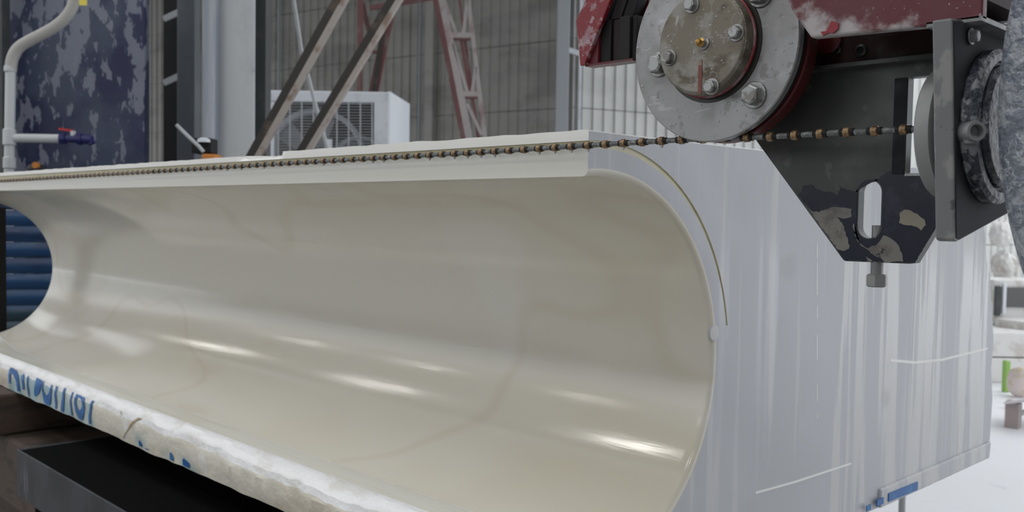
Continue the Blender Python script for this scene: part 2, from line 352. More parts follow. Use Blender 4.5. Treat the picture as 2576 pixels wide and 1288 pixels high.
# rows of high-bay lamps under the shed roof (they make the glints in the hollow)
def high_bay(x, y):
    t = thing('ceiling_lamp', 'round high-bay lamp hanging under the shed roof', 'lamp', (x, y, 6.45), 'high-bay lamps under the roof')
    MB().lathe((x, y, 6.45), UP, [(.38, 0), (.34, .06), (.12, .18), (.05, .25)], 32).build('lamp_shade', m_post, t, smooth=True)
    MB().lathe((x, y, 6.44), UP, [(.36, 0), (.36, .012)], 32).build('diffuser', m_lamp, t)
m_lamp = mat('lamp_diffuser', (.9, .9, .9), .5, emit=((1.0, .965, .90), LAMP))
for lx in (-15.3, -10.6, -6.1, -1.4, 3.3):
    high_bay(lx, -3.4)
for lx in (-20, -15.3, -10.8, -6.1, -1.4, 3.3):
    high_bay(lx, -9.3)
# wall furniture: downpipe, thin post, small arm, seams
b = MB(); p = at(1409, 500, d=12.6); b.obox((p.x, p.y, 3.3), RT * .085, FW * .06, UP * 3.3); tag(b.build('trim_1', m_post, bevel=.01), kind='structure')
b = MB(); p = at(1454, 500, d=12.9); b.obox((p.x, p.y, 3.3), RT * .02, FW * .03, UP * 3.3); tag(b.build('trim_2', m_white), kind='structure')
b = MB(); b.bar(at(1418, 122, d=12.6), at(1456, 135, d=12.8), .07, .04, UP); tag(b.build('trim_3', m_post), kind='structure')
k = 3
for px, wd, mt in ((1052, .012, m_post), (1076, .075, m_sheet), (700, .014, m_post)):
    k += 1; p0 = at(px, 500, d=13); r = (p0 - CAMP); r.z = 0
    # hit the left wall plane
    t = (corner + nl * .04 - CAMP).dot(nl) / r.dot(nl); p = CAMP + r * t
    b = MB(); b.obox((p.x, p.y, 3.3), dl * wd, nl * .02, UP * 3.3); tag(b.build('trim_%d' % k, mt), kind='structure')

# ------------------------------------------------------------------ marble block
X0, XF = -.76, -3.46
YF, ZT, ZB = .868, 1.5555, .919
CYc, CZc, RT_, = .895, 1.25, .2505
KO, KI = .2935, .2845
KM = .289
def kw(a): return .0020 + .0025 * max(0, min(1, (a - .3) / 1.2))
def backy(z, x):
    pts = [(.90, 2.262), (1.2, 2.272), (1.32, 2.232), (1.375, 2.205), (1.433, 2.186), (1.56, 2.12)]
    y = pts[0][1]
    for (a, ya), (c, yc) in zip(pts, pts[1:]):
        if a <= z <= c: y = ya + (yc - ya) * (z - a) / (c - a)
    return y + .012 * noise.noise(Vector((x * 14, z * 22, 1.3))) + .006 * noise.noise(Vector((x * 40, z * 60, 4.3)))
def profile(x, dR=0., inset=0.):
    P = []
    n1 = lambda s, a, o=0: a * noise.noise(Vector((x * s, o, .5)))
    # the upper strip is broken lower to the left of x=-1.47, with a chip hollow
    st = 0.
    if x < -1.468: st = .0035
    if -1.60 < x < -1.47: st = .006 + .006 * abs(noise.noise(Vector((x * 60, 2, 2))))
    zt = ZT - st + n1(30, .0012, 3) - inset
    yf = YF
    if -1.62 < x < -1.468: yf = YF + .005
    P.append((yf, zt, 0)); P.append((yf, (zt + 1.5435) / 2, 0))
    a_out = math.acos((YF - CYc) / KO); a_in = math.acos((YF - CYc) / KI)
    NK = 24; aend = math.radians(9)
    for i in range(NK + 1):
        a = a_out + (aend - a_out) * i / NK; kr = kw(a); P.append((CYc + (KM + kr) * math.cos(a), CZc + (KM + kr) * math.sin(a), 1))
    for i in range(NK + 1):
        a = aend + (a_in - aend) * i / NK; kr = kw(a); P.append((CYc + (KM - kr) * math.cos(a), CZc + (KM - kr) * math.sin(a), 1 if i < NK else 2))
    P.append((YF, 1.517, 2))
    # trough
    f = 0.
    if x < -3.10: f = min(1, (-3.10 - x) / .36); f = f * f * (3 - 2 * f)
    R = RT_ + dR - .027 * f; cy = CYc + .027 * f - 0.; cz = CZc - .004 * f
    a0 = math.acos(max(-1, min(1, (YF - cy) / R))); a1 = math.radians(-80)
    NA = 56
    for i in range(NA + 1):
        a = a0 + (a1 - a0) * i / NA; P.append((cy + R * math.cos(a), cz + R * math.sin(a), 3 if i < NA else 4))
    ye, ze = P[-1][0], P[-1][1]; P[-1] = (ye, ze, 5)
    # sill: two arrises whitened as wet-edge highlights, flat between, chipped slope, rough face
    P.append((ye - .001, ze + .0030, 5)); P.append((ye - .0045, ze + .0034, 4)); P.append((.905, 1.0035, 4))
    P.append((.8905, 1.0030, 4)); P.append((.8895, 1.0050, 5)); P.append((.8865, 1.0048, 5)); P.append((.8855, 1.0005, 5))
    jag = noise.noise(Vector((x * 9, 7, 0))) * .5 + noise.noise(Vector((x * 28, 9, 0))) * .3 + noise.noise(Vector((x * 70, 9, 5))) * .2
    dep = .010 + .012 * max(0, jag + .25) + (.012 if -1.65 < x < -1.2 else 0) * max(0, noise.noise(Vector((x * 6, 3, 3))) + .4)
    zt2 = 1.0 - dep
    P.append((.880, 1.000 - dep * .45 + n1(55, .002, 11), 5)); P.append((.874, 1.000 - dep * .8 + n1(60, .002, 15), 5))
    P.append((.868 + n1(25, .002, 21), zt2, 5))
    P.append((.865 + n1(18, .003, 31), zt2 - .012, 6)); P.append((.864 + n1(14, .004, 33), .965, 6)); P.append((.865 + n1(16, .004, 35), .942, 6))
    P.append((.868 + n1(20, .003, 37), ZB + n1(12, .003, 39), 6))
    P.append((1.1, ZB, 7)); P.append((1.7, ZB, 7))
    for z in (ZB, .96, 1.05, 1.12, 1.18, 1.24, 1.29, 1.33, 1.37, 1.43, 1.5, 1.55):
        P.append((backy(z, x), z if z > ZB else ZB, 7 if z > ZB else 7))
    P.append((1.8, ZT - inset, 0)); P.append((1.2, ZT - inset, 0)); P.append((.95, ZT - inset + n1(9, .001, 44), 0))
    return P
xs = []
rb = .009
for th in (0, 22, 45, 68, 90):       # rounded arris between hollow and end face
    t = math.radians(th); xs.append((X0 - rb * (1 - math.cos(t)) if False else X0 - rb * math.sin(t), rb * (1 - math.sin(t)) * 1.0))
secs = []
for th in (0, 20, 40, 60, 75, 90):
    t = math.radians(th); secs.append((X0 - rb * (1 - math.cos(t)), rb * (1 - math.sin(t)), .002 * (1 - math.sin(t))))
x = X0 - rb - .01
while x > XF + .004:
    secs.append((x, 0., 0.)); x -= .0125
secs.append((XF, 0., 0.))
v = []; fcs = []; mi = []
rows = [profile(x, dR, ins) for x, dR, ins in secs]; nP = len(rows[0])
for (x, _, _), r in zip(secs, rows):
    for (y, z, _) in r: v.append((x, y, z))
for i in range(len(secs) - 1):
    for j in range(nP):
        k = (j + 1) % nP
        fcs.append((i * nP + j, i * nP + k, (i + 1) * nP + k, (i + 1) * nP + j)); mi.append(rows[0][j][2])
fcs.append(tuple(range(nP))); mi.append(8)
fcs.append(tuple((len(secs) - 1) * nP + j for j in range(nP))[::-1]); mi.append(8)
bb = MB(); bb.v = [Vector(p) for p in v]; bb.f = fcs; bb.m = mi
block = bb.build('marble_block', [m_lip_top, m_kerf, m_lip, m_trough, m_sill, m_chip, m_rough, m_lip, m_end], org=(-2.1, 1.5, ZB), smooth=True, angle=28)
tag(block, 'huge white marble block with a polished half-round hollow cut along its side', 'marble block')
# pale slurry-coloured fill added in the saw kerf for the stone's translucent glow
b = MB(); NQ = 40; a0_, a1_ = math.acos((YF + .0030 - CYc) / KM), math.radians(9.3)
va2 = []
for xx in (X0 - .0022, XF + .01):
    for i in range(NQ + 1):
        a = a0_ + (a1_ - a0_) * i / NQ; kr = kw(a) * .96
        va2 += [(xx, CYc + (KM - kr) * math.cos(a), CZc + (KM - kr) * math.sin(a)), (xx, CYc + (KM + kr) * math.cos(a), CZc + (KM + kr) * math.sin(a))]
o2 = 2 * (NQ + 1); fq = []
for i in range(NQ):
    p = 2 * i; fq += [(p, p + 1, p + 3, p + 2), (o2 + p, o2 + p + 2, o2 + p + 3, o2 + p + 1), (p, p + 2, o2 + p + 2, o2 + p), (p + 1, o2 + p + 1, o2 + p + 3, p + 3)]
fq += [(0, o2, o2 + 1, 1), (o2 - 2, o2 - 1, 2 * o2 - 1, 2 * o2 - 2)]
b.add(va2, fq); b.build('kerf_glow_fill', m_kerf, block)
# lettering sprayed on the rough front edge, cut off by the saw cut: flat paint strokes
def surf_y(x, z):
    pr_ = [(y, zz) for y, zz, m in profile(x) if m in (5, 6) and y < .885]
    for (ya, za), (yc, zc) in zip(pr_, pr_[1:]):
        if zc <= z <= za: return ya + (yc - ya) * (za - z) / max(1e-6, za - zc)
    return pr_[-1][0] if z < pr_[-1][1] else pr_[0][0]
def top_z(x): return [zz for y, zz, m in profile(x) if m == 6][0] + .010
def strokes(name, mt, polys, lift, wdt):
    """flat paint strokes lying on the rough face"""
    for pl in polys:
        P = [(at(px, py, y=.866), (q[0] if q else wdt)) for px, py, *q in pl]
        pts = []
        for i in range(len(P) - 1):
            p0, p1, p2, p3 = P[max(0, i - 1)], P[i], P[i + 1], P[min(len(P) - 1, i + 2)]
            for k_ in range(7):
                t = k_ / 7
                c = [.5 * ((2 * b_) + (-a_ + c_) * t + (2 * a_ - 5 * b_ + 4 * c_ - d_) * t * t + (-a_ + 3 * b_ - 3 * c_ + d_) * t ** 3) for a_, b_, c_, d_ in
                     ((p0[0].x, p1[0].x, p2[0].x, p3[0].x), (p0[0].z, p1[0].z, p2[0].z, p3[0].z), (p0[1], p1[1], p2[1], p3[1]))]
                pts.append(c)
        pts.append([P[-1][0].x, P[-1][0].z, P[-1][1]])
        b = MB(); vs = []
        for i, (x_, z_, w_) in enumerate(pts):
            a_, c_ = pts[max(0, i - 1)], pts[min(len(pts) - 1, i + 1)]
            dx, dz = c_[0] - a_[0], c_[1] - a_[1]; l_ = math.hypot(dx, dz) or 1; nx, nz = -dz / l_, dx / l_
            jit = 1 + .12 * noise.noise(Vector((x_ * 90, z_ * 90, 2)))
            for k_ in (-1, -.33, .33, 1):
                X_, Z_ = x_ + nx * w_ / 2 * k_ * jit, z_ + nz * w_ / 2 * k_ * jit
                Z_ = max(ZB + .005, min(top_z(X_), Z_)); vs.append((X_, surf_y(X_, Z_) - lift, Z_))
        n_ = len(vs); vs += [(x_, y_ + .002, z_) for x_, y_, z_ in vs]
        fs = []
        for i in range(len(pts) - 1):
            for k_ in range(3):
                q_ = i * 4 + k_; fs.append((q_, q_ + 1, q_ + 5, q_ + 4))
        b.add(vs, fs); b.build(name, mt, block, recalc=False)
strokes('blue_letter_stroke', m_paint, [
    [(26, 928, .018), (27, 945, .018), (27, 964, .014)], [(26, 930, .012), (38, 936, .022), (46, 955, .028), (48, 984, .026)], [(58, 942, .018), (61, 960, .022), (62, 980, .014)],
    [(73, 946, .010), (72, 998, .010)], [(92, 951, .022), (101, 960, .034), (96, 978, .034), (87, 992, .014)],
    [(110, 958, .008), (110, 985, .012), (116, 1008, .030), (125, 1004, .028), (131, 984, .014), (131, 964, .011)],
    [(143, 971, .012), (142, 1032, .012)], [(164, 975, .012), (161, 1010, .018), (157, 1040, .020)], [(184, 981, .007), (180, 1050, .012)],
    [(197, 990, .018), (193, 1008, .010), (196, 1030, .018), (204, 1046, .026), (212, 1030, .018), (212, 1008, .014), (206, 994, .018), (198, 990, .016)],
    [(235, 1004, .012), (229, 1040, .011), (226, 1072, .011)],
    [(352, 1108, .006), (354, 1120, .018), (355, 1134, .018)], [(366, 1132, .010), (376, 1140, .018)], [(430, 1138, .006), (432, 1152, .020), (433, 1166, .020)], [(462, 1154, .010), (467, 1170, .028), (476, 1182, .032)]], .0022, .016)
m_crack = mat('brown_vein', (.34, .26, .15), .6)
strokes('brown_vein', m_crack, [[(305, 1112, .002), (318, 1092, .003), (332, 1070, .0045), (345, 1056, .006), (358, 1051, .005), (372, 1055, .002)], [(304, 1030, .003), (308, 1042, .003)]], .0020, .004)
# seam ridge on the end face, its highlight painted as pale dashes
def end_strip(name, mt, pts, wd, th=.0012):
    b = MB()
    P = [at(px, py, x=X0) for px, py in pts]
    for a, c in zip(P, P[1:]): b.bar(a, c, wd, th * 2, Vector((1, 0, 0)).cross(c - a))
    return b.build(name, mt, block)
for ya_, yb_ in ((612, 650), (660, 742), (770, 800), (842, 905), (965, 1010), (1040, 1052)):
    end_strip('water_seam_glint', m_lip_top, [(2055, ya_), (2055, yb_)], .0022, .0004)
end_strip('saw_scratch', m_lip_top, [(2240, 906), (2300, 912), (2370, 905), (2430, 890), (2484, 876)], .005, .0004)
end_strip('bottom_ledge_line', m_lip_top, [(1900, 1240), (2000, 1212), (2140, 1166)], .0035, .0008)
# lower ledge along the bottom of the end face
b = MB()
pl = [(1.70, .919), (2.255, .919), (2.262, .955), (1.70, .955)]
b.prism(pl, lambda u, v, h: (h, u, v), X0 - .004, X0 + .006)
led = b.build('bottom_ledge', m_end, block, bevel=.003)
strokes_b = MB()
for (a, c, wd) in (((2235, 1252), (2308, 1222), .016), ((2205, 1266), (2222, 1259), .012), ((2180, 1280), (2190, 1275), .010)):
    p0, p1 = at(*a, x=X0 + .007), at(*c, x=X0 + .007); strokes_b = MB(); strokes_b.bar(p0, p1, wd, .002, UP); strokes_b.build('blue_paint_mark', m_paint, block)
# grey inclusion on the arris
b = MB()
c = at(1797, 838, x=X0); b.lathe(c + Vector((-.002, 0, 0)), (1, 0, 0), [(.014, 0), (.011, .0026), (.004, .003)], 14)
b.build('grey_inclusion', mat('grey_spot', (.50, .50, .49), .3), block, smooth=True)

# ------------------------------------------------------------------ diamond wire
wire = thing('diamond_wire', 'taut diamond cutting wire strung with small brass beads along the marble block', 'saw wire', (-.9, .86, 1.535))
WY = .8585
wp = [(-3.75, 1.5235), (-3.03, 1.5273), (-1.4166, 1.5334), (-.8757, 1.5344), (-.753, 1.5355), (-.6146, 1.5358), (-.5027, 1.5340), (-.4306, 1.5343), (-.338, 1.5335)]
def wz(x):
    for (a, za), (c, zc) in zip(wp, wp[1:]):
        if a <= x <= c: return za + (zc - za) * (x - a) / (c - a)
    return wp[-1][1]
pts = [Vector((-3.75 + i * .02, WY, wz(-3.75 + i * .02))) for i in range(int(3.41 / .02) + 1)]
MB().tube(pts, .0030, 10).build('cable', m_cable, wire, smooth=True)
bd = MB().lathe((-.0036, 0, 0), (1, 0, 0), [(.0036, 0), (.0047, .0008), (.0049, .0018), (.0049, .0054), (.0047, .0064), (.0036, .0072)], 14)
bme = None
cl = MB().lathe((-.0075, 0, 0), (1, 0, 0), [(.0032, 0), (.0038, .001), (.0038, .0145), (.0032, .015)], 10)
def mesh_of(b, name, m, smooth=True):
    me = D.meshes.new(name); me.from_pydata([tuple(p) for p in b.v], [], b.f); me.materials.append(m)
    if smooth:
        for p in me.polygons: p.use_smooth = True
        me.set_sharp_from_angle(angle=math.radians(40))
    return me
bme = mesh_of(bd, 'bead', m_bead); cme = mesh_of(cl, 'collar', m_black)
x = -.3710; i = 0
dp = MB()
while x > -3.7:
    p = (x, WY, wz(x)); share('bead', bme, p, wire, (random.uniform(0, 6), 0, 0))
    if x > -2.0: share('collar', cme, p, wire)
    if -1.7 < x < -.62 and random.random() < .45:
        dp.lathe((x + .001, WY - .001, wz(x) - .0078), (0, 0, 1), [(.0003, 0), (.0015, .0006), (.0019, .0018), (.0015, .003), (.0004, .0042)], 8)
    x -= .0272
o = dp.build('water_drop', m_water, wire, smooth=True); o['kind'] = 'stuff'

# ------------------------------------------------------------------ guide pulley
PCX, PCZ = -.5715, 1.632
pul = thing('guide_pulley', 'grey steel guide pulley with brown bolted hub cap, pressing on the bead wire', 'pulley', (PCX, .865, PCZ - .1))
def yl(y0, prof, n=96):   # lathe about +y from plane y0
    return MB().lathe((PCX, y0, PCZ), (0, 1, 0), prof, n)
yl(.845, [(.050, .0), (.1, 0), (.1012, .0012), (.1012, .0085), (.100, .0095), (.050, .0095)]).build('front_flange', m_steel_disc, pul, smooth=True)
yl(.8545, [(.097, 0), (.0935, .002), (.0925, .005), (.0935, .009), (.097, .011)]).build('rubber_groove', m_black, pul, smooth=True)
yl(.8655, [(.050, 0), (.099, 0), (.1005, .0015), (.1005, .018), (.094, .030), (.060, .034)]).build('back_flange', m_red_dark, pul, smooth=True)
yl(.895, [(.055, 0), (.055, .027)]).build('shaft_housing', m_red_dark, pul, smooth=True)
yl(.838, [(.0548, 0), (.0562, .0008), (.0562, .003), (.0548, .004)], 80).build('red_paint_line', m_red, pul, smooth=True)
capr = yl(.8255, [(.0505, .002), (.0520, .0), (.0535, .0012), (.0545, .005), (.0545, .0195)], 80)
capr.build('bearing_housing', [m_cap], pul, smooth=True)
yl(.8448, [(.0545, -.001), (.0600, -.0012), (.0605, .0005), (.0605, .003)], 80).build('seal_ring', mat('dark_seal', (.03, .028, .026), .4), pul, smooth=True)
yl(.8240, [(.001, 0), (.0505, 0), (.0522, .0012), (.0528, .004), (.0528, .006)], 80).build('hub_cap', m_cap, pul, smooth=True)
# rust streak: red primer run below the nipple
b = MB(); cc = at(1762, 150, y=.8236); ce = at(1760, 238, y=.8236); b.bar(cc, ce, .0045, .0006, Vector((1, 0, 0)))
b.build('rust_run', mat('rust_red', (.17, .05, .04), .5, layers=[((40, 40, 40), .5, .6, (.24, .20, .16), 4)]), pul)
for q, (px, py) in enumerate([(1738, 12), (1850, 82), (1681, 145), (1788, 218)]):
    c = at(px, py, y=.8215); c.y = .8240
    hexbolt('cap_bolt', c, (0, -1, 0), .0068, .0065, m_bolt, pul, rot=.4 * q)
for q, (px, py) in enumerate([(1646, 160), (1885, 237), (1990, -110), (1750, -190)]):
    c = at(px, py, y=.835); c.y = .845
    dx, dz = c.x - PCX, c.z - PCZ; rr = math.hypot(dx, dz); 
    if q > 1: c.x = PCX + dx / rr * .072; c.z = PCZ + dz / rr * .072
    hexbolt('flange_bolt', c, (0, -1, 0), .0108, .0095, m_bolt, pul, rot=.3 + .5 * q)
c = at(1768, 108, y=.822); c.y = .8240
MB().lathe(c, (0, -1, 0), [(.0068, 0), (.0068, .0015), (.0048, .002), (.0042, .006)], 18).build('nipple_seat', m_bolt, pul, smooth=True)
MB().lathe(c + Vector((0, -.005, 0)), (0, -1, 0), [(.0042, 0), (.0048, .0012), (.0030, .003), (.0036, .0045), (.0025, .007), (.0005, .0078)], 14).build('grease_nipple', m_brass, pul, smooth=True)
dr = MB()
for _ in range(90):
    a = random.uniform(0, 2 * PI); r = random.uniform(.062, .0985); p = Vector((PCX + r * math.cos(a), .845, PCZ + r * math.sin(a)))
    s = random.uniform(.0006, .0016); dr.lathe(p, (0, -1, 0), [(s, 0), (s * .8, s * .4), (s * .3, s * .6)], 8)
for _ in range(40):
    a = random.uniform(0, 2 * PI); r = random.uniform(.01, .049); p = Vector((PCX + r * math.cos(a), .824, PCZ + r * math.sin(a)))
    s = random.uniform(.0005, .0012); dr.lathe(p, (0, -1, 0), [(s, 0), (s * .8, s * .4), (s * .3, s * .6)], 8)
o = dr.build('water_droplet', m_water, pul, smooth=True); o['kind'] = 'stuff'

m_web = mat('cavity_shade_red', (.035, .014, .014), .6, spec=.3, layers=[((20, 20, 20), .5, .7, (.06, .045, .045), 4)])  # red darkened for the shade in the cavity under the beam
# ------------------------------------------------------------------ saw head: beam, side plate, bracket
head = thing('saw_head_frame', 'red dust-covered saw head beam with dark navy side plate hanging from it', 'saw frame', (-.33, .92, 1.41))
XZ = lambda u, v, h: (u, h, v)
b = MB()
b.prism([(-.4635, 1.664), (-.4548, 1.6444), (-.434, 1.6163), (-.3232, 1.6125), (-.286, 1.6125), (-.286, 1.80), (-.50, 1.80)], XZ, .80, .812)
b.build('red_beam', m_red_dust, head, bevel=.002)
b = MB(); b.box((-.448, .8125, 1.650), (-.286, .905, 1.80)); b.box((-.430, .8125, 1.630), (-.286, .905, 1.6505)); b.build('beam_core', m_web, head)
# chipped patch of clean red paint near the lower left corner
b = MB(); P = [(2064, 80), (2078, 78), (2092, 52), (2108, 58), (2108, 72), (2094, 84), (2084, 82), (2070, 90)]
b.prism([(at(*p, y=.797).x, at(*p, y=.797).z) for p in P], XZ, .7970, .7990); b.build('clean_red_chip', mat('clean_red', (.22, .008, .016), .35), head)
# shaded tube behind, above the plate
b = MB(); b.box((-.505, .925, 1.607), (-.335, .97, 1.66)); b.build('cross_tube', m_web, head, bevel=.003)
b = MB(); b.box((-.335, .922, 1.600), (-.318, .98, 1.66)); b.build('end_stop', m_black, head)
for px, py, r in ((2107, 126, .0042), (2166, 127, .0062)):
    c = at(px, py, y=.924); b = MB().lathe(c, (0, -1, 0), [(r * .55, .0005), (r, .0), (r, .0012), (r * .62, .0022), (r * .55, .0)], 18, cap=False); b.build('bolt_hole_rim', m_plate, head, smooth=True)
    MB().lathe(c, (0, -1, 0), [(r * .6, 0), (r * .6, .0008)], 14).build('bolt_hole', m_black, head)
# dark red round boss beside the pulley
c = at(2084, 100, y=.921); MB().lathe(c, (0, -1, 0), [(.0145, 0), (.0145, .0015), (.013, .0025)], 28).build('red_boss', m_red_dark, head, smooth=True)
# side plate with slot and window (outer ring + holes by boolean-free triangulation)
def plate_with_holes(outer, holes, fn, h0, h1, name, mats, parent, bevel=.0006):
    bm = bmesh.new()
    loops = [outer] + holes; allv = []
    es = []
    for lp in loops:
        vs = [bm.verts.new(Vector(fn(u, v_, h0))) for u, v_ in lp]; allv.append(vs)
        for i in range(len(vs)): es.append(bm.edges.new((vs[i], vs[(i + 1) % len(vs)])))
    bmesh.ops.triangle_fill(bm, use_beauty=True, use_dissolve=False, edges=es)
    r = bmesh.ops.extrude_face_region(bm, geom=bm.faces[:])
    d = Vector(fn(0, 0, h1)) - Vector(fn(0, 0, h0))
    for g in r['geom']:
        if isinstance(g, bmesh.types.BMVert): g.co += d
    bmesh.ops.recalc_face_normals(bm, faces=bm.faces)
    o3 = ROOT.get(parent.name, Vector())
    for q in bm.verts: q.co -= o3
    me = D.meshes.new(name); bm.to_mesh(me); bm.free()
    me.materials.append(mats); ob = D.objects.new(name, me); COL.objects.link(ob); ob.parent = parent; ROOT[ob.name] = o3
    return ob
slot = []
sx, sr, z0, z1 = -.4305, .0118, 1.4445, 1.4790
for i in range(13): a = PI * i / 12; slot.append((sx + sr * math.cos(a), z1 + sr * math.sin(a)))
for i in range(13): a = PI + PI * i / 12; slot.append((sx + sr * math.cos(a), z0 + sr * math.sin(a)))
outer = [(-.5595, 1.5338), (-.4564, 1.4093), (-.4535, 1.4086), (-.3885, 1.4090), (-.3835, 1.4100), (-.3582, 1.4554), (-.325, 1.500), (-.325, 1.6062), (-.4936, 1.6075), (-.618, 1.6075)]
window = [(-.3960, 1.4965), (-.345, 1.4965), (-.345, 1.5905), (-.3955, 1.5905)]
plate = plate_with_holes(outer, [slot, window], XZ, .922, .934, 'side_plate', m_plate, head)
plate['label'] = 'dark steel plate with slot, worn navy paint along its bottom'
MB().box((-.50, .905, 1.6045), (-.325, .9345, 1.6085)).build('top_edge_angle', m_plate, head)
# rim strips beside and under the window
b = MB(); b.box((-.4085, .9195, 1.4965), (-.3965, .922, 1.5905)); b.build('window_strip', m_bracket_dk, head, bevel=.0008)
b = MB(); b.box((-.3950, .919, 1.4945), (-.346, .934, 1.4972)); b.build('window_sill_edge', m_bolt, head)
b = MB(); b.box((-.392, .985, 1.494), (-.33, 1.02, 1.5165)); b.build('spacer_bar', m_greydisc, head, bevel=.002)
# navy paint patches: thin film shapes on the plate
def film(name, mt, px, parent, y=.9214, t=.0008, n_jit=3, amp=2.2, holes=None):
    pts = []
    for (a, c) in zip(px, px[1:] + px[:1]):
        L = math.hypot(c[0] - a[0], c[1] - a[1]); k = max(1, int(L / 6)) if n_jit else 1
        for i in range(k):
            f = i / k; pts.append((a[0] + (c[0] - a[0]) * f + (random.uniform(-amp, amp) if i else 0), a[1] + (c[1] - a[1]) * f + (random.uniform(-amp, amp) if i else 0)))
    P = [at(*p, y=y) for p in pts]; poly = [(p.x, p.z) for p in P]
    if holes:
        return plate_with_holes(poly, holes, XZ, y, y + t, name, mt, parent)
    b = MB(); b.prism(poly, XZ, y, y + t); return b.build(name, mt, parent)
random.seed(5)
slot_b = [(sx + (u - sx) * 1.12, 1.462 + (v_ - 1.462) * 1.04) for u, v_ in slot]
film('navy_paint', m_navy, [(2007, 490), (2020, 468), (2038, 464), (2052, 476), (2078, 482), (2108, 490), (2112, 470), (2138, 478), (2157, 484), (2180, 465), (2205, 455), (2230, 432), (2258, 426), (2275, 430), (2290, 442), (2330, 446), (2352, 444), (2366, 470), (2371, 540), (2302, 660), (2126, 656), (2052, 545)], head, holes=[slot_b])
film('scraped_patch', m_baremetal, [(2036, 528), (2060, 534), (2090, 522), (2122, 522), (2143, 526), (2142, 545), (2122, 550), (2105, 545), (2118, 560), (2128, 585), (2134, 605), (2136, 625), (2122, 632), (2108, 628)], head, y=.9208)
film('scraped_patch', mat('khaki_primer', (.27, .25, .19), .55), [(2264, 535), (2275, 527), (2292, 530), (2308, 538), (2326, 552), (2329, 566), (2317, 580), (2304, 570), (2286, 567), (2262, 562)], head, y=.9208)
film('scraped_patch', m_baremetal, [(2146, 562), (2150, 590), (2162, 612), (2182, 625), (2206, 615), (2222, 592), (2238, 598), (2256, 612), (2270, 640), (2273, 658), (2225, 660), (2215, 648), (2196, 640), (2172, 622), (2156, 606)], head, y=.9208)
film('scraped_patch', m_baremetal, [(2178, 645), (2190, 652), (2196, 658), (2184, 658)], head, y=.9208, n_jit=0)
# adjusting bolt under the plate
c = at(2206, 690, y=.928); cx_ = c.x
b = MB().cyl((cx_, .928, 1.395), (cx_, .928, 1.446), .0062, 16); ab = b.build('adjusting_bolt', m_bracket, head, smooth=True)
MB().lathe((cx_, .928, at(2206, 722, y=.928).z), (0, 0, 1), [(.0085, 0), (.0105, .0015), (.0105, .0115), (.009, .013)], 6).build('hex_head', m_greydisc, ab)
MB().lathe((cx_, .928, at(2206, 700, y=.928).z), (0, 0, 1), [(.0075, 0), (.0078, .001), (.0078, .0035), (.006, .004)], 18).build('lock_washer', m_bolt, ab, smooth=True)
# swivel bracket plate
b = MB()
b.prism([(.778, 1.6125), (.80, 1.436), (.806, 1.4340), (.935, 1.461), (.935, 1.632)], lambda u, v_, h: (h, u, v_), -.3165, -.3010)
bk = b.build('bracket_plate', [m_bracket], head, bevel=.0015)
bk['label'] = 'thick grey vertical bracket plate with inner face darkened as shade'
b = MB(); b.prism([(.781, 1.6105), (.8025, 1.4375), (.808, 1.4360), (.933, 1.4625), (.933, 1.630)], lambda u, v_, h: (h, u, v_), -.3008, -.3000)
b.build('shaded_inner_face', m_bracket_dk, bk)  # dark film put in for the dim reflections on this side
b = MB(); b.box((-.33, .80, 1.6120), (-.286, .93, 1.616)); b.build('bracket_top_pad', m_bracket, head)
AX = Vector((1, 0, 0)); RC = Vector((-.300, .862, 1.532))
MB().lathe(RC, AX, [(.040, 0), (.0635, 0), (.0655, .002), (.0655, .010), (.062, .013), (.056, .0135), (.054, .009)], 80).build('bearing_ring', m_crust, head, smooth=True)
MB().lathe(RC, AX, [(.030, 0), (.052, 0), (.052, .014), (.049, .018), (.030, .018)], 64).build('inner_race', m_crust, head, smooth=True)
# small bolts on the ring and bracket
for px, py, r, xx in ((2442, 92, .0055, -.299), (2500, 285, .005, -.287)):
    c = at(px, py, x=xx); hexbolt('bracket_bolt', c, AX, r, r * .9, m_bracket, head, rot=.3)
c = at(2443, 332, x=-.290)
MB().lathe(c, Vector((.75, -.66, 0)), [(.0085, -.012), (.0085, .006), (.0078, .0085), (.0055, .0085), (.0048, .001), (.0001, .0005)], 28).build('socket_fitting', m_bracket, head, smooth=True)
MB().lathe(c + Vector((0, 0, -.0095)), (0, 0, 1), [(.0055, 0), (.006, .002), (.006, .006)], 16).build('fitting_stem', m_bracket, head, smooth=True)
# rear disc behind the bracket on the wire line
b = MB().lathe(Vector((-.3400, .862, 1.529)), AX, [(.050, 0), (.056, 0), (.0575, .0015), (.0575, .0125), (.054, .0145), (.045, .0145)], 72)
b.build('rear_disc', m_greydisc, head, smooth=True)
MB().lathe(Vector((-.3385, .862, 1.527)), AX, [(.0060, 0), (.052, 0), (.052, .022), (.006, .022)], 40).build('rear_hub', m_bracket, head, smooth=True)
# mast carrying the head, off to the right of the picture
b = MB(); b.box((-.286, .87, 1.70), (.22, .96, 1.80)); b.box((.12, .875, 0), (.26, 1.02, 1.80)); b.box((-.02, .72, 0), (.42, 1.16, .04))
b.build('mast', m_red, head, bevel=.003)
# swivel wheel, spattered
sw = thing('swivel_wheel', 'large blue-grey swivel wheel crusted with slurry at right edge', 'wheel', (.14, .84, 1.14))
wc = Vector((.141, .800, 1.548))
MB().lathe(wc, (0, 1, 0), [(.06, 0), (.395, .0), (.408, .002), (.415, .008), (.415, .030), (.405, .036), (.06, .036)], 160).build('wheel_disc', m_stucco, sw, smooth=True)
MB().lathe(wc + Vector((0, -.02, 0)), (0, 1, 0), [(.02, 0), (.06, .004), (.07, .02), (.07, .036), (.06, .056), (.02, .062)], 40).build('wheel_hub', m_bracket, sw, smooth=True)
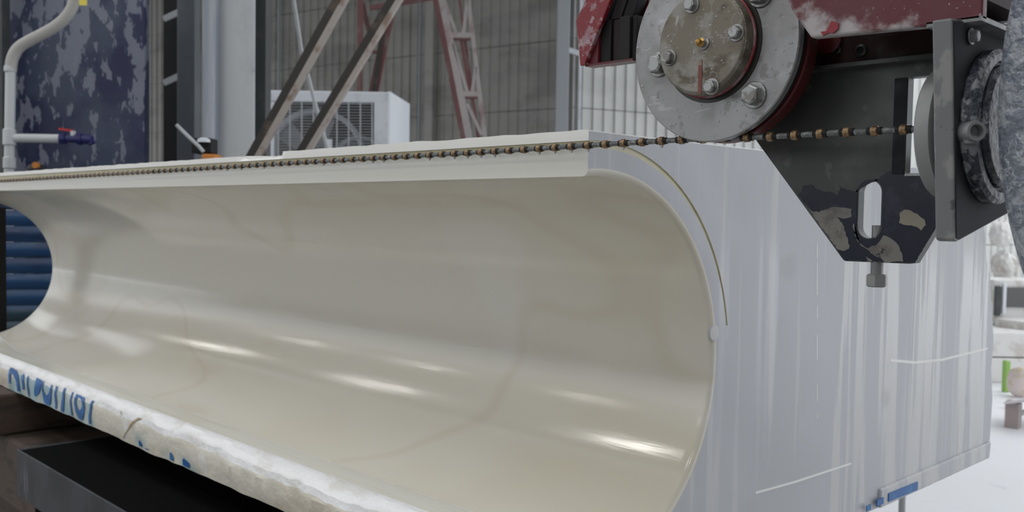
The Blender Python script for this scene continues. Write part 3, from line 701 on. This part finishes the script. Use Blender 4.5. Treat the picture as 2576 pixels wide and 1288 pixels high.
# left guard of the pulley
gd = thing('pulley_guard', 'red scaly channel guard left of the grey guide pulley', 'guard', (-.71, .85, 1.626))
g = [(-.743, 1.7036), (-.757, 1.681), (-.7492, 1.6275), (-.7429, 1.6273), (-.7151, 1.6786), (-.7049, 1.6979), (-.690, 1.76), (-.715, 1.76)]
MB().prism(g, XZ, .838, .844).build('front_cheek', m_redwhite, gd, bevel=.001)
b = MB(); b.box((-.7445, .842, 1.6265), (-.674, .858, 1.6290)); b.build('bottom_web', m_red_dark, gd)
m_gstripe = [m_red_dark, m_black, mat('dull_web', (.035, .028, .029), .7, spec=.2), m_black, m_black]
for i in range(5):
    xa = -.742 + i * .0155
    MB().box((xa, .844 + .004 * (i % 3), 1.629), (min(xa + .0150, -.674), .860, 1.678)).build('inner_rib', m_gstripe[i], gd, bevel=.0008)
for i in range(4):
    xa = -.740 + i * .018
    b = MB(); b.obox((xa + .012, .862, 1.722), (.0075, 0, 0), (0, .008, 0), (.018, 0, .043)); b.build('upper_rib', [m_gstripe[2], m_bracket_dk, m_gstripe[2], m_black][i], gd, bevel=.0008)
MB().box((-.735, .872, 1.6300), (-.676, .878, 1.82)).build('back_web', m_red_dark, gd)
MB().box((-.735, .872, 1.80), (-.46, .90, 1.85)).build('guard_arm', m_red_dark, gd)

# ------------------------------------------------------------------ table and timbers under the block
tb = thing('steel_table', 'heavy grey steel table under the marble block, top coloured black as shade', 'table', (-1.7, 1.5, 0))
b = MB(); b.box((-2.50, .752, .838), (-.95, 2.2, .850)); b.build('table_top', m_tabtop, tb)
b = MB(); b.box((-2.52, .748, .733), (-.93, .765, .8495)); b.build('side_channel', m_tabsteel, tb, bevel=.002)
b = MB(); b.box((-2.52, .765, .733), (-2.505, 2.2, .8495)); b.build('end_channel', m_tabsteel, tb, bevel=.002)
for xx in (-2.4, -1.05):
    for yy in (.80, 2.05):
        MB().box((xx - .04, yy - .035, 0), (xx + .04, yy + .045, .838)).build('leg', m_tabtop, tb)
b = MB(); b.box((-2.36, .83, .25), (-1.09, .87, .30)); b.build('stretcher', m_tabsteel, tb)
for xx, wdd in ((-1.15, .12), (-2.1, .14)):
    o = MB().box((xx - wdd / 2, 1.10, .850), (xx + wdd / 2, 2.1, ZB - .003)).build('timber_packer', m_wood, org=(xx, 1.5, .850), bevel=.004)
    tag(o, 'dark timber packer between table and block, ' + ('nearer the pulley' if xx > -2 else 'farther along the block'), 'timber')
for (a, c, lab) in (((-3.60, .80, .795), (-2.93, 2.1, ZB - .004), 'reddish brown timber beam right under the far left end of the block'),
                    ((-3.70, .84, .60), (-2.56, 2.1, .795), 'lower dark brown timber beam beneath another timber at far left'),
                    ((-3.62, .95, 0.0), (-2.70, 2.0, .60), 'rough brown timber stack base under two timbers at far left')):
    o = MB().box(a, c).build('timber_beam', m_wood, org=((a[0] + c[0]) / 2, (a[1] + c[1]) / 2, a[2]), bevel=.008); tag(o, lab, 'timber')

# ------------------------------------------------------------------ blue tarp sheet seen through the hollow
b = MB(); A_, B_ = at(-260, 700, d=4.1), at(240, 700, d=4.4)
dirh = (B_ - A_); dirh.z = 0; Lh = dirh.length; dirh.normalize(); nh = dirh.cross(UP)
if nh.dot(CAMP - A_) < 0: nh = -nh
tarp = thing('blue_corrugated_screen', 'blue corrugated sheet screen seen through far end of the hollow', 'screen', (A_ + B_) / 2 * 1)
ROOT[tarp.name] = Vector(((A_.x + B_.x) / 2, (A_.y + B_.y) / 2, 0)); tarp.location = ROOT[tarp.name]
zz = .0
while zz < 1.50:
    hgt = .072
    bq = MB(); P = []
    for q in range(7):
        f = q / 6; P.append((f * (hgt - .003), .014 * math.sin(f * PI)))
    vs = []
    for e in (0, 1):
        base = Vector((A_.x, A_.y, 0)) + dirh * Lh * e
        vs += [base + UP * (zz + h_) + nh * dpt for h_, dpt in P] + [base + UP * (zz + h_) + nh * (dpt - .004) for h_, dpt in P]
    n7 = 7
    fs = [(i, i + 1, i + 1 + 14, i + 14) for i in range(6)] + [(i + 7, i + 21, i + 22, i + 8) for i in range(6)]
    bq.add(vs, fs); bq.build('blue_slat', m_tarp, tarp, smooth=True, angle=60)
    zz += hgt
b = MB()
for e in (0.02, .98): b.obox(Vector((A_.x, A_.y, .76)) + dirh * Lh * e - nh * .03, dirh * .02, nh * .02, UP * .76)
b.build('screen_post', m_black, tarp)
# black strip at the far left, vertical wire guide post
p = at(-3, 650, x=-3.56); o = MB().box((p.x - .025, p.y - .02, 0), (p.x + .012, p.y + .02, 1.45)).build('dark_post', m_black, org=(p.x, p.y, 0))
o.location.x += 0; tag(o, 'black upright post at the far left end of the hollow', 'post')

# ------------------------------------------------------------------ blue panel, PVC pipe and valve
def fr(px, py, d): return at(px, py, d=d)
def frontal(b, x0, x1, y0, y1, d, th, z0=None, mi=0):
    """box facing the camera between two pixel columns/rows at depth d, extends away by th"""
    a, c = at(x0, (y0 + y1) / 2, d=d), at(x1, (y0 + y1) / 2, d=d)
    zt = at((x0 + x1) / 2, y0, d=d).z; zb = at((x0 + x1) / 2, y1, d=d).z if z0 is None else z0
    mid = (a + c) / 2; mid.z = (zt + zb) / 2
    hw = Vector((c.x - a.x, c.y - a.y, 0)).length / 2
    return b.obox(mid + FW * th / 2, RT * hw, FW * th / 2, UP * (zt - zb) / 2, mi)
b = MB(); frontal(b, 6, 366, -260, 500, 5.0, .06, z0=.25)
pn = b.build('blue_steel_panel', m_blue_panel, org=(at(186, 600, d=5.0).x, at(186, 600, d=5.0).y, 0.25), bevel=.006)
tag(pn, 'tall dark blue steel panel splashed with pale slurry, behind the white pipe', 'panel')
b = MB(); frontal(b, -44, 5, -260, 500, 4.80, .08, z0=0)
o = b.build('grey_post', m_col_dark, org=(at(-20, 600, d=4.95).x, at(-20, 600, d=4.95).y, 0)); tag(o, 'dark grey post along the left edge of the blue panel', 'post')
pv = thing('water_pipe', 'white plastic water pipe with blue valve in front of blue panel', 'pipe', at(22, 560, d=4.6))
dp_ = 4.6
def bez(p0, p1, p2, p3, n=18):
    return [((1 - t) ** 3 * Vector(p0) + 3 * (1 - t) ** 2 * t * Vector(p1) + 3 * (1 - t) * t * t * Vector(p2) + t ** 3 * Vector(p3)) for t in [i / n for i in range(n + 1)]]
W = lambda px, py: at(px, py, d=dp_)
curve = [W(190, -180), W(189, -60)] + bez(W(188, -10), W(184, 60), W(110, 80), W(60, 110)) + bez(W(60, 110), W(34, 126), W(28, 150), W(27, 178))[1:]
MB().tube(curve, .0275, 16).build('flexible_hose', mat('grey_hose', (.40, .39, .37), .45), pv, smooth=True)
MB().tube([W(27, 165), W(25, 300), W(22, 520), W(20, 700)], .0235, 16).build('riser_pipe', m_pvc, pv, smooth=True)
for y0, y1, r in ((166, 182, .029), (325, 366, .030), (395, 425, .029)):
    MB().cyl(W(26 - (y0 > 200) * 2, y0), W(26 - (y0 > 200) * 2, y1), r, 18, bev=.004).build('coupling', m_pvc, pv, smooth=True)
MB().cyl(W(24, 347), W(160, 349), .0215, 16).build('branch_pipe', m_pvc, pv, smooth=True)
vv = MB(); vv.cyl(W(152, 349), W(166, 349), .027, 8); vv.cyl(W(166, 349), W(205, 350), .019, 16); vv.cyl(W(196, 350), W(208, 350), .029, 8); vv.cyl(W(208, 350), W(232, 352), .023, 14)
va_ = vv.build('ball_valve', m_valve, pv)
MB().tube([W(216, 352), W(228, 354), W(232, 362)], .018, 10).build('hose_tail', m_valve, va_, smooth=True)
MB().cyl(W(184, 342), W(184, 330), .012, 12).build('valve_stem', m_pvc, va_)
MB().bar(W(148, 324), W(184, 329), .010, .006, UP).build('red_handle', m_redp, va_)
MB().bar(W(196, 357), W(206, 357), .012, .006, UP).build('orange_tag', m_orange, va_)
b = MB(); frontal(b, 199, 218, -40, 13, 4.55, .004); o = b.build('yellow_label', m_yellow, pv)
kb = MB(); kb.lathe(at(93, 425, d=4.7), UP, [(.05, -.06), (.05, 0), (.035, .02), (.012, .025)], 18); kb.lathe(at(93, 416, d=4.66), -FW, [(.016, 0), (.016, .02)], 12, mi=1)
kb.cyl(Vector((at(93, 425, d=4.7).x, at(93, 425, d=4.7).y, 0)), at(93, 425, d=4.7), .02, 10)
o = kb.build('tap_head', [m_tabsteel, m_orange], org=Vector((at(93, 425, d=4.7).x, at(93, 425, d=4.7).y, 0)), smooth=True); tag(o, 'small grey tap head with orange spot behind the block at left', 'tap')

# ------------------------------------------------------------------ grey posts, dark doorway, steel column
dk = thing('dark_gate_frame', 'narrow dark opening crossed by grey rails between blue panel and column', 'gate', (at(430, 600, d=6).x, at(430, 600, d=6).y, 0))
b = MB(); frontal(b, 411, 447, -260, 500, 6.1, .03, z0=0); b.build('opening_shade', m_black, dk)  # black sheet put in for the shade inside the opening
for y in (44, 205):
    MB().bar(at(412, y + 4, d=6.0), at(450, y - 14, d=6.0), .035, .02, UP).build('rail', m_post, dk)
b = MB(); frontal(b, 445, 490, -260, 500, 5.6, .10, z0=0)
o = b.build('slim_grey_post', mat('slate_grey_paint', (.11, .12, .135), .5, layers=[((5, 5, 2), .5, .7, (.14, .15, .16), 4)]), org=(at(467, 600, d=5.6).x, at(467, 600, d=5.6).y, 0), bevel=.005); tag(o, 'slim slate grey post left of the big pale column', 'post')
colm = thing('steel_column', 'thick pale grey steel column with chalky bluish left side', 'column', (at(590, 600, d=5).x, at(590, 600, d=5).y, 0))
b = MB(); frontal(b, 545, 641, -800, 500, 5.0, .02, z0=0); b.build('front_flange', m_col, colm, bevel=.003)
a = at(545, 500, d=5.0); c = at(511, 500, d=5.45); a.z = c.z = 0
b = MB(); b.bar(a + UP * 1.7 , c + UP * 1.7, 3.4, .015, UP); b.build('side_plate', m_col_side, colm)
b = MB(); frontal(b, 636, 670, -800, 500, 5.3, .12, z0=0); b.build('dark_web', m_col_dark, colm, bevel=.003)
# little motor with thin white rod
mo = thing('small_motor', 'small black device with white cap and a thin white rod, before the column', 'motor', at(515, 540, d=4.2))
b = MB(); c = at(515, 368, d=4.2); b.obox(c - UP * .0, RT * .045, FW * .05, UP * .034); b.build('body', m_black, mo, bevel=.008)
b = MB(); frontal(b, 508, 541, 387, 410, 4.15, .1); b.build('orange_base', m_orange, mo, bevel=.005)
MB().lathe(at(513, 358, d=4.15), UP, [(.028, 0), (.028, .012), (.014, .02)], 14).build('white_cap', m_white, mo, smooth=True)
b = MB(); frontal(b, 500, 540, 405, 900, 4.2, .07, z0=0.0); b.build('stand', m_black, mo)
MB().tube([at(443, 313, d=4.05), at(470, 340, d=4.07), at(500, 368, d=4.09), at(512, 382, d=4.1)], .008, 8).build('white_rod', m_pvc, mo, smooth=True)

# ------------------------------------------------------------------ diagonal angle braces
def brace(name, p0, p1, d0, d1, wpx, lab):
    a, c = at(*p0, d=d0), at(*p1, d=d1); wd = wpx * (d0 + d1) / 2 / F
    dd = (c - a).normalized(); a = a - dd * ((3.6 - a.z) / -dd.z)
    t = thing(name, lab, 'brace', (c.x, c.y, 0)); s = dd.cross(FW).normalized()
    if s.dot(RT) < 0: s = -s
    MB().bar(a - s * wd * .2, c - s * wd * .2, wd * .62, .012, s).build('dark_leg', m_angle, t)
    MB().bar(a + s * wd * .28, c + s * wd * .28, wd * .34, .05, s).build('light_leg', m_angle_lt, t)
    MB().box((c.x - .03, c.y - .03, 0), (c.x + .03, c.y + .03, c.z)).build('foot_post', m_angle, t)
brace('angle_brace', (890, -60), (625, 418), 4.5, 4.7, 36, 'rusty steel angle brace slanting down to the foot of the pale column')
brace('angle_brace', (1030, -60), (741, 420), 4.5, 4.7, 34, 'dark steel angle brace crossing in front of the white fan unit')
o = MB().tube([at(733, -40, d=5.6), at(757, 120, d=5.6), at(790, 250, d=5.6), at(836, 420, d=5.6)], .011, 8).build('white_rope', m_pvc, org=at(836, 420, d=5.6), smooth=True); tag(o, 'thin white rope hanging between the two slanting braces', 'rope')

# ------------------------------------------------------------------ fan unit
d0 = 9.0
fu = thing('fan_unit', 'white ventilation unit with two fans behind a wire grille', 'fan unit', (at(820, 600, d=d0).x, at(820, 600, d=d0).y, 0))
def fbox(name, x0, x1, y0, y1, th, m, dd=d0, parent=fu, bev=.01, z0=None):
    b = MB(); frontal(b, x0, x1, y0, y1, dd, th, z0=z0); return b.build(name, m, parent, bevel=bev)
zb0 = at(820, 520, d=d0).z
fbox('top_frame', 640, 977, 231, 257, .10, m_white)
fbox('right_frame', 940, 977, 256, 520, .10, m_white, bev=.006)
fbox('left_frame', 640, 690, 256, 520, .10, m_white, bev=.006)
fbox('bottom_frame', 690, 940, 496, 520, .10, m_white, bev=.006)
fbox('centre_mullion', 818, 834, 350, 500, .03, m_white, dd=d0 - .02, bev=.003)
# side panel recedes to the right
a, c = at(977, 400, d=d0), at(1027, 400, d=d0 * 1.11); a.z = c.z = 0
zt = at(977, 231, d=d0).z
b = MB(); b.bar(a + UP * (zt + zb0) / 2, c + UP * (zt + zb0) / 2, zt - zb0, .02, UP); b.build('side_panel', m_white_clean, fu)
b = MB(); frontal(b, 640, 977, 229, 233, d0, .95); b.build('top_panel', m_white_clean, fu)
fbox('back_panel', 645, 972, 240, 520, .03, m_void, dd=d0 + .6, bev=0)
m_shroud = m_white
for cxp, cyp, rp in ((795, 398, 112), (905, 412, 62)):
    c = at(cxp, cyp, d=d0 + .22); R_ = rp * (d0 + .22) / F
    fr_ = MB().lathe(c, FW, [(R_ * 1.12, 0), (R_ * 1.05, -.05), (R_, -.02), (R_, .12), (R_ * 1.04, .12)], 48, cap=False).build('fan_shroud', m_shroud, fu, smooth=True)
    MB().lathe(c + FW * .06, -FW, [(R_ * .2, 0), (R_ * .2, .05), (R_ * .12, .08)], 20).build('fan_hub', m_fan, fr_, smooth=True)
    for q in range(6):
        an = q * PI / 3 + .35
        u = RT * math.cos(an) + UP * math.sin(an); s_ = -RT * math.sin(an) + UP * math.cos(an)
        b = MB(); vs = []
        for rr, wdt, tw in ((.2, .09, .05), (.55, .16, .035), (.95, .24, .02)):
            p = c + FW * .04 + u * R_ * rr
            vs += [p - s_ * R_ * wdt + FW * tw, p + s_ * R_ * wdt - FW * tw]
        vs += [q_ + FW * .006 for q_ in vs]
        b.add(vs, [(0, 1, 3, 2), (2, 3, 5, 4), (6, 8, 9, 7), (8, 10, 11, 9), (0, 2, 8, 6), (2, 4, 10, 8), (1, 7, 9, 3), (3, 9, 11, 5), (4, 5, 11, 10), (0, 6, 7, 1)])
        b.build('fan_blade', m_fan, fr_)
for i in range(9):
    px = 700 + i * 29.5; b = MB(); b.cyl(at(px, 257, d=d0 - .01), at(px, 500, d=d0 - .01), .007, 8); b.build('grille_bar', m_grille, fu)
for i in range(34):
    py = 262 + i * 7.0; b = MB(); b.cyl(at(690, py, d=d0), at(941, py, d=d0), .0034, 6); b.build('grille_wire', m_grille, fu)
b = MB()
for xx in (650, 968):
    q = at(xx, 520, d=d0 + .1); b.box((q.x - .03, q.y - .03, 0), (q.x + .03, q.y + .03, q.z))
b.build('stand', m_white, fu)

# ------------------------------------------------------------------ red truss towers
def tower(name, lab, bars, d, foot):
    t = thing(name, lab, 'truss', (at(*foot, d=d).x, at(*foot, d=d).y, 0))
    for nm, p0, p1, wpx, dd, mt in bars:
        a, c = at(*p0, d=d + dd), at(*p1, d=d + dd)
        if nm == 'chord' and p1[1] > 300 or (nm == 'chord' and p1[1] > 222 and name == 'red_lattice_leg' and d > 10.4):
            dirn = (c - a).normalized(); c = a + dirn * ((a.z) / (-dirn.z))
        MB().bar(a, c, wpx * (d + dd) / F, .05, RT).build(nm, mt, t)
    return t
tower('red_lattice_leg', 'dusty pink lattice leg narrowing upward, right of the fan unit', [
    ('chord', (1100, -60), (1180, 345), 17, 0, m_truss_dusty), ('chord', (1171, -60), (1220, 345), 10, 0, m_truss_dusty),
    ('chord', (1084, -60), (1165, 345), 13, .35, m_truss_red), ('chord', (1148, -60), (1203, 345), 7, .35, m_truss_red),
    ('rung', (1125, 86), (1186, 88), 0, 0, m_truss_dusty), ], 10, (1175, 600))
tw = D.objects['red_lattice_leg']
def rb_(p0, p1, w_, dd, mt, nm='rung', d=10, side=UP):
    MB().bar(at(*p0, d=d + dd), at(*p1, d=d + dd), w_ * d / F, .05, side).build(nm, mt, tw)
rb_((1131, 88), (1184, 89), 12, 0, m_truss_dusty); rb_((1162, 236), (1206, 237), 12, 0, m_truss_dusty)
rb_((1133, 98), (1184, 99), 6, .3, m_truss_red); rb_((1163, 245), (1206, 246), 6, .3, m_truss_red)
for p0, p1, mt, dd in (((1117, 0), (1148, 84), m_truss_dusty, 0), ((1176, 0), (1166, 84), m_truss_dusty, 0), ((1140, 110), (1176, 232), m_truss_dusty, 0), ((1197, 170), (1188, 232), m_truss_dusty, 0), ((1176, 262), (1212, 340), m_truss_dusty, 0), ((1160, 100), (1182, 235), m_truss_red, .32), ((1188, 245), (1206, 342), m_truss_red, .32)):
    rb_(p0, p1, 8, dd, mt, 'diagonal', side=RT)
for o in list(tw.children):
    if o.name.startswith('rung') and max(o.dimensions) < .3 and o.data.vertices[0].co.length < 0: pass
# remove the zero-width placeholder rung
ph = [o for o in tw.children if o.name == 'rung'][0]; D.objects.remove(ph)
t2 = tower('red_lattice_leg', 'faded red lattice leg rising behind the white fan unit', [
    ('chord', (908, -60), (904, 232), 14, 0, m_truss_red), ('chord', (1000, -60), (940, 232), 24, 0, m_truss_red),
    ('diagonal', (968, 40), (940, 232), 9, -.05, m_angle), ('diagonal', (912, 10), (934, 100), 12, .1, m_truss_red)], 10.6, (920, 600))
MB().bar(at(930, 131, d=10.6), at(968, 131, d=10.6), .03, .05, UP).build('rung', m_truss_red, t2)
MB().bar(at(930, 20, d=10.5), at(1100, -8, d=10.5), .05, .05, UP).build('rung', m_truss_red, t2)

# ------------------------------------------------------------------ bright yard at the right
def yard(name, lab, cat, x0, x1, y0, y1, d, th, m, bev=.01, z0=None, jit=0):
    b = MB(); frontal(b, x0, x1, y0, y1, d, th, z0=z0)
    q = at((x0 + x1) / 2, y1, d=d)
    o = b.build(name, m, org=(q.x, q.y, z0 if z0 is not None else q.z), bevel=bev); tag(o, lab, cat); return o
yb = 8.6
yard('stone_block', 'big pale stone block on the yard floor behind the marble, lowest', 'stone', 2440, 2720, 902, 957, yb, .9, m_stone, z0=0)
yard('stone_block', 'white stone block resting on the lowest yard block', 'stone', 2450, 2700, 838, 899, yb + .0, .8, m_stone)
b = MB(); c = at(2590, 836, d=yb + .5); b.lathe(c, UP, [(.29, 0), (.30, .01), (.30, .11), (.29, .125)], 48)
o = b.build('round_slab', m_stone, org=c, smooth=True); tag(o, 'round white stone slab with rough rim on the stacked yard blocks', 'stone slab')
mf = thing('machine_cabinet', 'white frame with a dark window standing above the round slab', 'cabinet', at(2570, 800, d=9.2))
def pbox(nm, x0, x1, y0, y1, d, th, m, par, bev=.005):
    b = MB(); frontal(b, x0, x1, y0, y1, d, th); return b.build(nm, m, par, bevel=bev)
pbox('cabinet_body', 2500, 2700, 706, 802, 9.25, .5, m_stone, mf); pbox('dark_window', 2532, 2660, 724, 774, 9.22, .03, m_void, mf); pbox('frame', 2506, 2519, 720, 795, 9.2, .05, m_col_dark, mf); pbox('frame', 2524, 2532, 712, 790, 9.18, .04, m_white, mf)
pbox('stand', 2505, 2700, 802, 838, 9.5, .3, m_stone, mf)
random.seed(11)
def boulder(lab, px, py, rpx, d):
    c = at(px, py, d=d); r = rpx * d / F
    bm = bmesh.new(); bmesh.ops.create_icosphere(bm, subdivisions=3, radius=r)
    for q in bm.verts: q.co *= 1 + .25 * noise.noise(q.co * 3 / r + Vector((px, 0, 0))); q.co.z *= 1.15
    me = D.meshes.new('boulder'); bm.to_mesh(me); bm.free(); me.materials.append(m_stone)
    o = D.objects.new('boulder', me); COL.objects.link(o); o.location = c; tag(o, lab, 'stone')
boulder('mottled white boulder piled above the dark-window cabinet', 2526, 668, 31, 10.05)
boulder('upper mottled boulder close under the slanted bracket plate', 2520, 590, 29, 10.05)
boulder('white boulder cut by the right picture edge', 2602, 652, 36, 10.05)
m_st2 = yard('stone_pillar', 'pale rough stone pillar carrying the boulders at the right', 'stone', 2488, 2660, 712, 900, 9.85, .4, m_stone, z0=0)
bt = thing('low_bench', 'low pale bench with brownish legs on the white yard floor', 'bench', (at(2580, 1072, d=6.7).x, at(2580, 1072, d=6.7).y, 0))
b = MB(); b.prism([(2524, 1012), (2700, 985), (2700, 1000), (2526, 1017)], lambda u, v_, h: at(u, v_, d=h), 6.6, 7.0); b.build('bench_top', m_benchm, bt)
b = MB()
a = at(2535, 1060, d=6.75)
for dx in (.02, .75):
    q = at(2535, 1060, d=6.72) + RT * dx; MB().box((q.x - .03, q.y - .03, 0), (q.x + .06, q.y + .04, at(2540, 1013, d=6.7).z)).build('leg', m_benchleg, bt)
q = at(2560, 1045, d=6.75)
MB().bar(at(2545, 1052, d=6.75), at(2600, 1025, d=6.75), .03, .02, UP).build('strut', m_benchm, bt)
o = yard('green_bottle', 'green plastic strip among the pale sacks in the yard', 'container', 2529, 2543, 908, 952, 8.1, .06, m_green, z0=0)
def sack(lab, px, py, rx, rz, d):
    c = at(px, py, d=d); bm = bmesh.new(); bmesh.ops.create_icosphere(bm, subdivisions=3, radius=1)
    for q in bm.verts: q.co = Vector((q.co.x * rx, q.co.y * rx * .7, q.co.z * rz)) * (1 + .12 * noise.noise(q.co * 2.3 + Vector((px, 1, 0))))
    me = D.meshes.new('sack'); bm.to_mesh(me); bm.free(); me.materials.append(m_pink)
    for p in me.polygons: p.use_smooth = True
    o = D.objects.new('sack', me); COL.objects.link(o); o.location = (c.x, c.y, rz * .95); tag(o, lab, 'sack')
sack('pinkish white sack on the yard floor beside the green strip', 2566, 930, .10, .13, 7.9)
sack('smaller pinkish sack in front of the low stone blocks', 2546, 990, .045, .04, 7.4)
# thin pipe and black leg seen below the block
q = at(2268, 1300, d=3.5); o = MB().cyl((q.x, q.y, 0), (q.x, q.y, at(2268, 1240, d=3.5).z), .012, 12).build('floor_pipe', m_post, org=(q.x, q.y, 0)); tag(o, 'thin grey upright pipe below the right end of the block', 'pipe')
